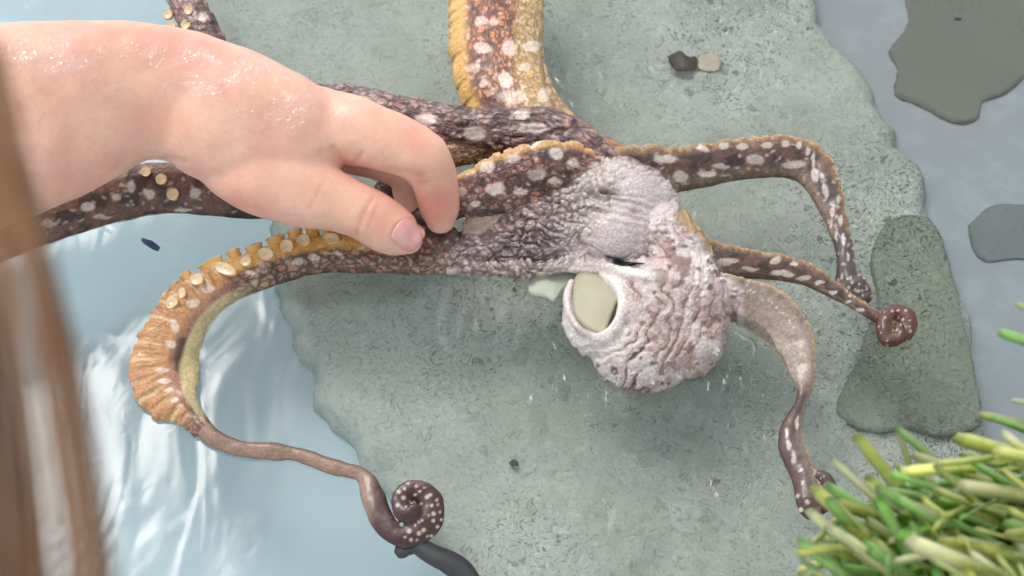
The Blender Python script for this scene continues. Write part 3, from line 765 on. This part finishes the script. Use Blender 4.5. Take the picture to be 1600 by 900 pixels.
# suckers: a stalked cup, its rim and its pale disc
M_AMBER = mat_soft('sucker_amber', lin(214, 164, 82), lin(228, 184, 108), 300, .4, .6, .2)
M_DISC = mat_soft('sucker_disc', lin(204, 178, 136), lin(220, 198, 160), 400, .35, .5, .4)
M_RIM = mat_soft('sucker_rim', lin(176, 132, 76), lin(226, 196, 150), 300, .25, .4, .6)
def lathe(prof, n=24):
    v = []; f = []; mi = []
    for (r, z, m) in prof:
        for j in range(n):
            a = 2 * math.pi * j / n; v.append((r * math.cos(a), r * math.sin(a), z))
    for i in range(len(prof) - 1):
        for j in range(n):
            a, b2 = i * n + j, i * n + (j + 1) % n; f.append((a, b2, b2 + n, a + n)); mi.append(prof[i + 1][2])
    f.append(tuple((len(prof) - 1) * n + j for j in range(n))); mi.append(prof[-1][2])
    return v, f, mi
def sucker_mesh(name, stalk):
    prof = [(1.0, -stalk, 0), (.92, -stalk * .6, 0), (.88, -.35, 0), (.94, -.12, 0), (1.0, -.02, 2), (1.0, .06, 2), (.93, .11, 2), (.84, .06, 2), (.74, .02, 1), (.45, .0, 1), (.2, -.03, 1), (.08, -.1, 1)]
    v, f, mi = lathe(prof)
    o = mesh_obj(name, v, f, [M_AMBER, M_DISC, M_RIM]); o.data.polygons.foreach_set('material_index', mi)
    return o
cup_src = sucker_mesh('sucker', 2.2); disc_src = sucker_mesh('sucker', .8)
used = {id(cup_src): False, id(disc_src): False}
def sucker(src, px, py, rx, ry, axis, z=None, lift=0.0, ang=0.0):
    if z is None:
        p, nn = hit(BV, px, py)
        if p is None: p = Vector(at(px, py, .004))
        p = p + Vector((CAM - np.array(p))).normalized() * lift
    else: p = Vector(at(px, py, z))
    o = src if not used[id(src)] else src.copy()
    if used[id(src)]: col.objects.link(o)
    used[id(src)] = True
    m = mpp(np.array(p)); zax = Vector(axis).normalized()
    t = Vector((math.cos(R(ang)), -math.sin(R(ang)), 0)); xax = (t - zax * t.dot(zax)).normalized(); yax = zax.cross(xax)
    rot = Matrix((xax, yax, zax)).transposed().to_4x4()
    o.matrix_world = Matrix.Translation(p) @ rot @ Matrix.Diagonal((rx * m, ry * m, min(rx, ry) * m, 1))
    mw = o.matrix_world.copy(); o.parent = octo; o.matrix_parent_inverse = Matrix.Translation(-octo.location)
    o.matrix_basis = mw
    return o
# outer row, seen from the side (px, py, half width, outward direction in degrees, picture up = 90)
for (x, y, hw_, dg) in ((514, 349, 9, 98), (487, 352, 9, 100), (460, 361, 10, 105), (430, 371, 13, 108), (396, 384, 12, 110), (364, 392, 9, 112), (328, 409, 18, 118), (288, 428, 9, 132), (270, 446, 7, 138), (256, 462, 9, 148)):
    d = R(dg); ax = Vector((math.cos(d), math.sin(d), .36))
    sucker(cup_src, x, y, hw_ * 1.25, 10, ax, .0060, ang=dg - 90)
# inner row, seen face on
for (x, y, rx, ry, dg) in ((518, 372, 14, 9, 8), (474, 375, 11, 10, 0), (448, 384, 11, 11, 10), (415, 397, 14, 10, 12), (384, 408, 9, 9, 0), (351, 420, 20, 9, 22), (307, 436, 11, 10, 25), (284, 458, 6, 9, 0), (268, 472, 10, 11, 40)):
    ax = Vector((-.15, -.25, 1)); sucker(disc_src, x, y, rx, ry, ax, None, .0013, ang=dg)
for (x, y, r) in ((252, 280, 9), (270, 303, 10), (262, 22, 8), (268, 40, 7), (290, 38, 8), (228, 268, 8), (294, 16, 7)):
    sucker(disc_src, x, y, r, r, Vector((-.1, -.4, 1)), None, .0008)

# mantle opening: the smooth olive funnel inside the lip, and the pale flap beside it
M_FUN = mat_soft('siphon_skin', lin(146, 140, 112), lin(160, 155, 128), 60, .5, .3, .0, .0004)
M_FLAP = mat_soft('flap_skin', lin(178, 178, 156), lin(164, 170, 152), 60, .5, .3, .0, .0004)
def patch(name, outline, zf, mat, dome, thick=.0012):
    pts = catmull([list(p) for p in outline] + [list(outline[0])], 4)[:-1]
    cx, cy = pts.mean(0); n = len(pts); V = []; F = []; K = 8
    for k in range(K + 1):
        t = 1 - k / K
        for i in range(n):
            x, y = cx + (pts[i, 0] - cx) * t, cy + (pts[i, 1] - cy) * t
            V.append(at(x, y, zf(x, y) + dome * (1 - t * t)))
    for k in range(K):
        for i in range(n):
            a, b2 = k * n + i, k * n + (i + 1) % n; F.append((a, b2, b2 + n, a + n))
    o0 = len(V)
    for i in range(n): V.append(np.array(V[i]) - np.array([0, 0, thick]))
    for i in range(n): F.append((i, o0 + i, o0 + (i + 1) % n, (i + 1) % n))
    F.append(tuple(o0 + i for i in range(n)))
    o = mesh_obj(name, V, F, mat); keep_parent(o, octo); return o
patch('siphon', [(892, 448), (904, 428), (935, 430), (968, 455), (962, 475), (952, 500), (942, 522), (918, 512), (897, 490)], lambda x, y: .0142 + (x - 925) * .00005, M_FUN, .0005)
patch('mantle_flap', [(826, 436), (848, 420), (880, 416), (906, 420), (898, 434), (880, 450), (866, 469), (852, 462), (828, 456)], lambda x, y: .0022, M_FLAP, .0006)

def conform(name, bv, outline, mat, lift, par, K=4):
    pts = catmull([list(p) for p in outline] + [list(outline[0])], 3)[:-1]
    cx, cy = pts.mean(0); n = len(pts); V = []; F = []
    for k in range(K + 1):
        t = 1 - k / K
        for i in range(n):
            x, y = cx + (pts[i, 0] - cx) * t, cy + (pts[i, 1] - cy) * t
            h, nn = hit(bv, x, y)
            if h is None: h = Vector(at(x, y, .02))
            h = np.array(h); v = CAM - h; V.append(h + v / np.linalg.norm(v) * lift * (1 - t ** 4 * .9))
    for k in range(K):
        for i in range(n):
            a, b2 = k * n + i, k * n + (i + 1) % n; F.append((a, b2, b2 + n, a + n))
    o = mesh_obj(name, V, F, mat); keep_parent(o, par); return o
M_PUP = mat_soft('pupil_black', lin(18, 18, 18), lin(34, 32, 30), 200, .2, 0, .5)
conform('pupil', BV, [(942, 400), (958, 402), (972, 407), (984, 410.5), (996, 411.5), (1008, 411), (994, 413.5), (980, 414), (966, 410.5), (954, 404)], M_PUP, .0020, octo)

# ------------------------------------------------------------------ the hand and forearm
def hand():
    pc = []
    pc.append(loft([(-160, 250, 175, .066, .55), (-60, 205, 165, .065, .55), (20, 188, 152, .063, .55), (100, 168, 138, .060, .55), (170, 150, 120, .057, .56), (230, 143, 107, .055, .57), (290, 152, 104, .0525, .57),
                    (350, 178, 110, .050, .55), (410, 198, 104, .047, .53), (470, 206, 88, .045, .52), (520, 206, 60, .043, .55)], 8, 32, .9))
    # ball of the thumb, thumb
    pc.append(loft([(330, 220, 54, .0425, .55), (370, 247, 65, .0415, .56), (420, 276, 66, .0385, .6), (480, 300, 58, .034, .65), (530, 318, 47, .030, .72), (575, 337, 43, .026, .78), (610, 358, 42, .022, .74), (634, 371, 33, .019, .66), (646, 377, 22, .018, .6)], 6, 28))
    # index finger: knuckle, bend, tip pressed on the skin of the octopus
    pc.append(loft([(350, 185, 30, .045, .5), (440, 176, 50, .0455, .55), (540, 200, 55, .044, .75), (590, 216, 50, .043, .8), (630, 228, 46, .041, .85), (660, 246, 43, .038, .9), (677, 276, 38, .031, .9), (684, 305, 34, .024, .9), (687, 330, 32, .018, .85), (688, 345, 25, .015, .8)], 5, 26))
    # middle, ring and little finger, curled under the index finger
    pc.append(loft([(440, 190, 50, .040, .6), (520, 222, 44, .032, .8), (580, 240, 40, .028, .85), (622, 256, 36, .024, .9), (642, 282, 31, .017, .9), (640, 312, 28, .010, .9), (632, 326, 20, .007, .8)], 5, 24))
    pc.append(loft([(430, 170, 46, .034, .6), (510, 196, 40, .026, .8), (580, 214, 36, .020, .85), (630, 232, 33, .014, .9), (645, 258, 29, .008, .9), (636, 285, 24, .004, .85)], 5, 22))
    pc.append(loft([(400, 150, 42, .030, .6), (490, 170, 34, .020, .8), (550, 186, 31, .014, .85), (595, 204, 28, .009, .9), (608, 228, 24, .004, .9), (600, 248, 20, .002, .85)], 5, 20))
    return fuse('hand', pc, .0008, 40, .5)
hm = hand()
P = get_co(hm); N = get_no(hm); PX, PY = pix(P)
def polydist(pts):
    d = np.full(len(PX), 1e9)
    for (x0, y0), (x1, y1) in zip(pts[:-1], pts[1:]):
        t = np.clip(((PX - x0) * (x1 - x0) + (PY - y0) * (y1 - y0)) / ((x1 - x0) ** 2 + (y1 - y0) ** 2), 0, 1)
        d = np.minimum(d, np.hypot(PX - x0 - t * (x1 - x0), PY - y0 - t * (y1 - y0)))
    return d
cre = np.zeros(len(P)); dd = np.zeros(len(P))
top = (N @ ((CAM - at(400, 250)) / np.linalg.norm(CAM - at(400, 250)))) > .15
for pts, w, dep in (([(582, 312), (572, 328), (562, 350), (558, 366)], 4.0, .00040), ([(590, 318), (583, 336), (576, 356)], 3.4, .0002), ([(500, 290), (493, 308), (484, 322)], 3.4, .00012),
                    ([(521, 232), (534, 250), (548, 262)], 5.5, .0008), ([(566, 240), (556, 252), (548, 262)], 4.0, .0005), ([(240, 252), (262, 246), (290, 252)], 5.0, .0005),
                    ([(600, 262), (640, 266), (660, 274)], 5, .0002), ([(655, 288), (668, 286)], 4, .0004)):
    g = np.exp(-(polydist(pts) / w) ** 2) * top; cre = np.maximum(cre, g); dd -= g * dep
dd += fbm(P[:, 0] * 90, P[:, 1] * 90, P[:, 2] * 90, 61, 2) * .0004
nail_rim = np.exp(-((np.hypot((PX - 637) * .8 + (PY - 367) * .5, -(PX - 637) * .5 + (PY - 367) * .8) - 27) / 4) ** 2) * top
dd += nail_rim * .0003
set_co(hm, P + N * dd[:, None])
red = np.clip(gau(PX, PY, 682, 322, 30, 30) * .75 + gau(PX, PY, 600, 350, 34, 22, 25) * .30 + gau(PX, PY, 560, 262, 40, 14, 20) * .35 + gau(PX, PY, 390, 320, 60, 20, 15) * .35
              + gau(PX, PY, 655, 275, 14, 14) * .4 + gau(PX, PY, 270, 60, 200, 26, 12) * .25 + gau(PX, PY, 632, 212, 26, 18, 25) * .25 + gau(PX, PY, 655, 235, 16, 22) * .2, 0, 1)
wet = np.clip(gau(PX, PY, 430, 180, 85, 55, 35) * 1.2 + gau(PX, PY, 400, 125, 90, 24, 24) * 1.3 + gau(PX, PY, 110, 100, 190, 44, 6) * 1.1 + gau(PX, PY, 280, 130, 120, 45, 10) * .55 + gau(PX, PY, 250, 265, 40, 14) * .6, 0, 1)
attr(hm, 'red', red); attr(hm, 'crease', cre); attr(hm, 'wet', wet)
hm.materials.append(M_SKIN)
child = empty('person', (at(100, 168, .069)[0], at(100, 168, .069)[1], .0))
tag(child, "bare wet forearm and hand reaching in from the left, fingertips touching the octopus", 'person')
ho = bpy.data.objects.new('hand', hm); col.objects.link(ho); keep_parent(ho, child)
HB = bvh_of(hm)
def nail():
    V = []; F = []; nu, nv = 18, 18
    ax = np.array([.80, .60]); pr = np.array([-.60, .80]); c0 = np.array([638, 367]); m = {}
    vv = CAM - at(638, 367, .02); vv /= np.linalg.norm(vv)
    pts = []
    for i in range(nu + 1):
        for j in range(nv + 1):
            a = (i / nu * 2 - 1); b2 = (j / nv * 2 - 1)
            # rounded rectangle
            k = 1.0 / max((abs(a) ** 3.2 + abs(b2) ** 3.2) ** (1 / 3.2), 1e-6) if max(abs(a), abs(b2)) > 0 else 0
            sc = max(abs(a), abs(b2)) * k if k else 0
            p = c0 + ax * a * sc * 23 + pr * b2 * sc * 23
            h, nn = hit(HB, p[0], p[1])
            r = max(abs(a), abs(b2))
            if h is None: h = Vector(at(p[0], p[1], .018))
            V.append(np.array(h) + vv * (.0004 * (1 - r ** 4) + (.00015 if a > .5 else 0)))
    W = nv + 1
    for i in range(nu):
        for j in range(nv): F.append((i * W + j, (i + 1) * W + j, (i + 1) * W + j + 1, i * W + j + 1))
    o = mesh_obj('thumbnail', V, F, mat_nail())
    so = o.modifiers.new('thickness', 'SOLIDIFY'); so.thickness = .0004; so.offset = 1
    keep_parent(o, child)
nail()

# ------------------------------------------------------------------ small things in the water
M_BLACK = mat_soft('plain_black', lin(12, 14, 20), lin(22, 24, 30), 80, .5, 0, .1)
def tube_under(rows, z, M=14):
    """a bent strip whose centre line is seen through the water"""
    S = catmull(rows, 5); C = np.array([under(r[0], r[1], z) for r in S]); T = np.gradient(C, axis=0); T /= np.linalg.norm(T, axis=1)[:, None]
    V = []; F = []
    for i in range(len(S)):
        s = np.cross(T[i], [0, 0, 1]); s /= np.linalg.norm(s); w = S[i, 2] * .00027
        if i in (0, len(S) - 1): w *= .5
        for j in range(M):
            a = 2 * math.pi * j / M; V.append(C[i] + s * math.cos(a) * w + np.array([0, 0, 1]) * math.sin(a) * w * .45)
    for i in range(len(S) - 1):
        for j in range(M):
            a, b2 = i * M + j, i * M + (j + 1) % M; F.append((a, b2, b2 + M, a + M))
    F.append(tuple(range(M))[::-1]); F.append(tuple((len(S) - 1) * M + j for j in range(M)))
    return V, F
v, f = tube_under([(627, 872, 9), (630, 858, 13), (650, 852, 13), (675, 866, 15), (700, 878, 17), (722, 894, 18), (745, 930, 17)], -.046)
tag(mesh_obj('black_strip', v, f, M_BLACK), 'short black bent strip under the water below the curled arm tip', 'black_strip')  # plain black bent form below the curl

def pebble(name, px, py, r, squash, mat, z, label, cat, seed, rot=0, asp=1.0):
    c = under(px, py, z); V = []; F = []; nu, nv = 18, 12; k = .00028 * r
    co, si = math.cos(R(rot)), math.sin(R(rot))
    for i in range(nv + 1):
        th = math.pi * (i + .05) / (nv + .1)
        for j in range(nu):
            a = 2 * math.pi * j / nu
            n3 = np.array([math.sin(th) * math.cos(a), math.sin(th) * math.sin(a), math.cos(th)])
            w = 1 + .28 * float(fbm(n3[:1] * 1.6 + seed, n3[1:2] * 1.6, n3[2:] * 1.6, seed, 2)[0])
            x, y = n3[0] * w * k, n3[1] * w * k * asp
            V.append((c[0] + x * co - y * si, c[1] + x * si + y * co, z + n3[2] * w * k * squash))
    for i in range(nv):
        for j in range(nu):
            a, b2 = i * nu + j, i * nu + (j + 1) % nu; F.append((a, a + nu, b2 + nu, b2))
    F.append(tuple(range(nu))); F.append(tuple(nv * nu + j for j in range(nu))[::-1])
    return tag(mesh_obj(name, V, F, mat), label, cat)
M_CHIP = mat_soft('dark_chip', lin(62, 50, 40), lin(92, 74, 50), 160, .5, 0, 0, .002)
M_PALE = mat_soft('pale_chip', lin(196, 176, 150), lin(210, 198, 176), 120, .5, 0, 0, .002)
pebble('pebble', 1064, 96, 20, .45, M_CHIP, Z_ROCK + .002, 'dark brown pebble lying on the rock near the top edge', 'pebble', 2, 20, 1.1)
pebble('pebble', 1108, 96, 22, .2, M_PALE, Z_ROCK + .001, 'pale tan flat pebble right beside the dark brown one', 'pebble', 4, 5, .75)
pebble('pebble', 805, 724, 7, .5, M_CHIP, Z_ROCK + .001, 'tiny dark pebble alone on the rock below the octopus', 'pebble', 6, -30, .7)
M_BLUE = mat_soft('blue_fleck', lin(40, 62, 110), lin(66, 88, 130), 200, .3, 0, .3)
pebble('fleck', 236, 382, 17, .12, M_BLUE, -.002, 'dark blue fleck drifting in the water above the bent arm', 'fleck', 8, -35, .28)
pebble('fleck', 1497, 30, 6, .3, M_BLACK, -.001, 'tiny black fleck floating over the smooth grey patch', 'fleck', 9, 0, .5)

# ------------------------------------------------------------------ artificial grass on the pool rim, lower right
M_BL = [mat_blade('blade_green', lin(58, 112, 36), lin(116, 184, 70)), mat_blade('blade_lime', lin(128, 150, 44), lin(214, 218, 104)),
        mat_blade('blade_straw', lin(186, 180, 92), lin(236, 230, 164)), mat_blade('blade_olive', lin(88, 100, 30), lin(164, 170, 66))]
turf = empty('artificial_grass', (at(1500, 860, .06)[0], at(1500, 860, .06)[1], .05))
tag(turf, 'tuft of green and straw coloured artificial grass at the edge of the pool', 'artificial grass', kind='thing')
def blade_mesh(w0, bend, fold_, mat):
    n = 9; V = []; F = []; al = []
    for i in range(n + 1):
        t = i / n; w = w0 * (1 - .12 * t) * (1 if t < .93 else .7)
        z = bend * t * t
        for (a, b2) in ((-1, 0), (0, -fold_), (1, 0), (0, -fold_ - .05)):
            V.append((t, a * w + .02 * t * t, z + b2 * w * .9)); al.append(t)
    for i in range(n):
        for j in range(4):
            a, b2 = i * 4 + j, i * 4 + (j + 1) % 4; F.append((a, b2, b2 + 4, a + 4))
    F.append((0, 1, 2, 3)); F.append(tuple(n * 4 + j for j in range(4))[::-1])
    o = mesh_obj('blade', V, F, mat); attr(o.data, 'along', np.array(al)); return o
protos = []
for m in M_BL:
    for (w, b2, fd) in ((.055, -.08, .12), (.066, -.2, .08), (.042, .08, .2)): protos.append([blade_mesh(w, b2, fd, m), False])
def blade(pi, tip, base, zt, zb, w=1.0, roll=0.0):
    pr = protos[pi]; o = pr[0]
    if pr[1]: o = o.copy(); col.objects.link(o)
    pr[1] = True
    a, b2 = Vector(at(*base, zb)), Vector(at(*tip, zt)); d = b2 - a; L = d.length; x = d.normalized()
    vw = (Vector(CAM) - a).normalized(); z = (vw - x * vw.dot(x)).normalized(); y = z.cross(x)
    rot = Matrix((x, y, z)).transposed().to_4x4() @ Matrix.Rotation(roll, 4, 'X')
    o.matrix_basis = Matrix.Translation(a) @ rot @ Matrix.Diagonal((L, .025 * w, .022 * w, 1))
    o.parent = turf; o.matrix_parent_inverse = Matrix.Translation(-turf.location)
K = {'g': 0, 'l': 3, 's': 6, 'o': 9}
EXPL = [('s', (1308, 724), (1398, 808), .10, .8), ('o', (1350, 704), (1432, 792), .10, 1.3), ('g', (1394, 660), (1482, 738), .10, 1.2), ('s', (1436, 716), (1545, 752), .10, 1.2), ('g', (1312, 768), (1400, 830), .09, 1.1),
        ('g', (1246, 836), (1330, 905), .10, 1.4), ('s', (1270, 806), (1356, 884), .10, 1.3), ('l', (1290, 776), (1376, 862), .10, 1.2), ('l', (1252, 880), (1350, 930), .10, 1.2), ('s', (1388, 774), (1500, 828), .11, 1.5),
        ('l', (1524, 700), (1625, 716), .09, 1.5), ('g', (1546, 640), (1640, 690), .10, 1.3), ('o', (1540, 648), (1618, 668), .10, 1.0), ('g', (1586, 520), (1640, 548), .11, 1.0), ('s', (1576, 618), (1640, 640), .09, .8),
        ('l', (1596, 478), (1640, 500), .11, .8), ('o', (1408, 680), (1432, 760), .08, .6), ('g', (1500, 712), (1600, 770), .10, 1.2), ('s', (1512, 756), (1620, 780), .11, 1.5), ('g', (1480, 740), (1570, 790), .09, 1.1),
        ('l', (1420, 800), (1520, 850), .10, 1.3), ('s', (1300, 830), (1400, 900), .11, 1.3), ('g', (1390, 790), (1430, 890), .11, 1.0), ('g', (1560, 800), (1650, 850), .11, 1.6), ('l', (1480, 850), (1600, 880), .11, 1.5),
        ('s', (1450, 866), (1560, 900), .12, 1.5), ('g', (1350, 846), (1450, 920), .11, 1.4)]
for i, (kd, tp, bs, z, w) in enumerate(EXPL):
    blade(K[kd] + i % 3, tp, bs, z + .047, z + .02, w, random.uniform(-.5, .5))
cnt = 0
while cnt < 255:
    x, y = random.uniform(1250, 1680), random.uniform(640, 980)
    lim = np.interp(x, [1250, 1350, 1400, 1480, 1540, 1600], [850, 745, 715, 725, 690, 630])
    if y < lim: continue
    cnt += 1
    an = R(random.gauss(32, 24)); L = random.uniform(50, 105)
    z = .09 + .065 * random.random()
    blade(random.choice([0, 0, 0, 3, 3, 3, 6, 9, 9]) + random.randrange(3), (x, y), (x + L * math.cos(an), y + L * math.sin(an)), z + .012, z - .012, random.uniform(.6, 1.25), random.uniform(-1.0, 1.0))
# shorter pile between them, too dense to count
def pile():
    V = []; F = []; al = []
    r_ = random.Random(12)
    for _ in range(900):
        x, y = r_.uniform(1290, 1720), r_.uniform(690, 1000)
        if y < np.interp(x, [1290, 1350, 1400, 1480, 1540, 1600], [880, 790, 760, 760, 730, 690]): continue
        an = R(r_.gauss(30, 35)); L = r_.uniform(40, 90); z = r_.uniform(.075, .12)
        a, b2 = at(x, y, z), at(x + L * math.cos(an), y + L * math.sin(an), z - .03)
        d = b2 - a; sd = np.cross(d, CAM - a); sd /= np.linalg.norm(sd); w = r_.uniform(.0008, .0016); o0 = len(V)
        up = np.cross(sd, d); up /= np.linalg.norm(up)
        for t in (0, .5, 1):
            c = a + d * t + up * (.003 * math.sin(t * 3))
            for k in ((-1, 0), (0, .3), (1, 0)): V.append(c + sd * w * k[0] + up * w * k[1]); al.append(1 - t)
        for i in range(2):
            for j in range(2): F.append((o0 + i * 3 + j, o0 + i * 3 + j + 1, o0 + i * 3 + j + 4, o0 + i * 3 + j + 3))
    o = mesh_obj('turf_pile', V, F, mat_blade('pile_green', lin(52, 96, 30), lin(128, 170, 60)))
    attr(o.data, 'along', np.array(al)); o['kind'] = 'stuff'; keep_parent(o, turf)
pile()
# the mat they grow from and the rim below it
def prism(name, outline, z0, z1, mat, parent=None):
    V = [at(x, y, z1) for x, y in outline]; n = len(V)
    V = V + [np.array([p[0], p[1], z0]) for p in V]
    F = [tuple(range(n))] + [tuple(range(n, 2 * n))[::-1]] + [(i, (i + 1) % n, n + (i + 1) % n, n + i) for i in range(n)]
    o = mesh_obj(name, V, F, mat, smooth=False)
    if parent: keep_parent(o, parent)
    return o
M_MAT = mat_soft('turf_mat', lin(40, 52, 26), lin(62, 66, 36), 200, .9, 0, 0, .002)
prism('turf_mat', [(1400, 1000), (1370, 905), (1420, 830), (1500, 790), (1590, 760), (1760, 640), (1900, 700), (1900, 1100), (1500, 1100)], .062, .070, M_MAT, turf)
M_RIM2 = mat_soft('pool_rim', lin(120, 118, 110), lin(150, 146, 138), 30, .8, 0, 0, .002)
tag(prism('pool_rim', [(1420, 1010), (1400, 925), (1440, 860), (1510, 820), (1600, 790), (1770, 680), (1890, 720), (1890, 1090), (1520, 1090)], Z_FLOOR, .061, M_RIM2), 'pool rim under the artificial grass', kind='structure')

# ------------------------------------------------------------------ hair hanging close to the lens at the left
def hair():
    V = []; F = []; sh = []
    r_ = random.Random(3)
    for w in range(13):                                     # wisps
        xb = (-34, -16, -2, 10, 24, 40, 56, -60, 118, 136, 150, 82, 104)[w]
        zb = r_.uniform(.375, .40); tone = (.1, .15, .2, .1, .45, .15, .5, .1, .6, .3, .15, .8, .9)[w]
        nst = r_.randint(18, 26) if w < 8 else r_.randint(12, 18); spread = r_.uniform(3.5, 6.5)
        for k in range(nst):
            o1 = r_.gauss(0, spread); o2 = o1 * r_.uniform(.5, 1.4) + r_.gauss(0, 7)
            z = zb + r_.gauss(0, .006)
            t0 = tone + r_.uniform(-.25, .25)
            rows = [(xb * .5 - 90 + o2, 60), (xb * .62 - 72 + o2, 220), (xb * .78 - 42 + (o1 + o2) / 2, 400), (xb * .92 - 8 + o1, 620), (xb + 18 + o1, 860), (xb + 32 + o1, 1040)]
            S = catmull(rows, 45); o0 = len(V); n = len(S)
            for i, s in enumerate(S):
                c = at(s[0], s[1], z + .004 * math.sin(i * .5 + k)); rad = .00010
                for j in range(3):
                    a = 2 * math.pi * j / 3 + k; V.append(c + np.array([math.cos(a) * rad, 0, math.sin(a) * rad])); sh.append(min(1, max(0, t0)))
            for i in range(n - 1):
                for j in range(3):
                    a, b2 = o0 + i * 3 + j, o0 + i * 3 + (j + 1) % 3; F.append((a, b2, b2 + 3, a + 3))
    o = mesh_obj('hair', V, F, mat_hair()); attr(o.data, 'shade', np.array(sh))
    tag(o, 'long brown hair hanging out of focus in front of the left edge', 'hair', kind='thing')
hair()
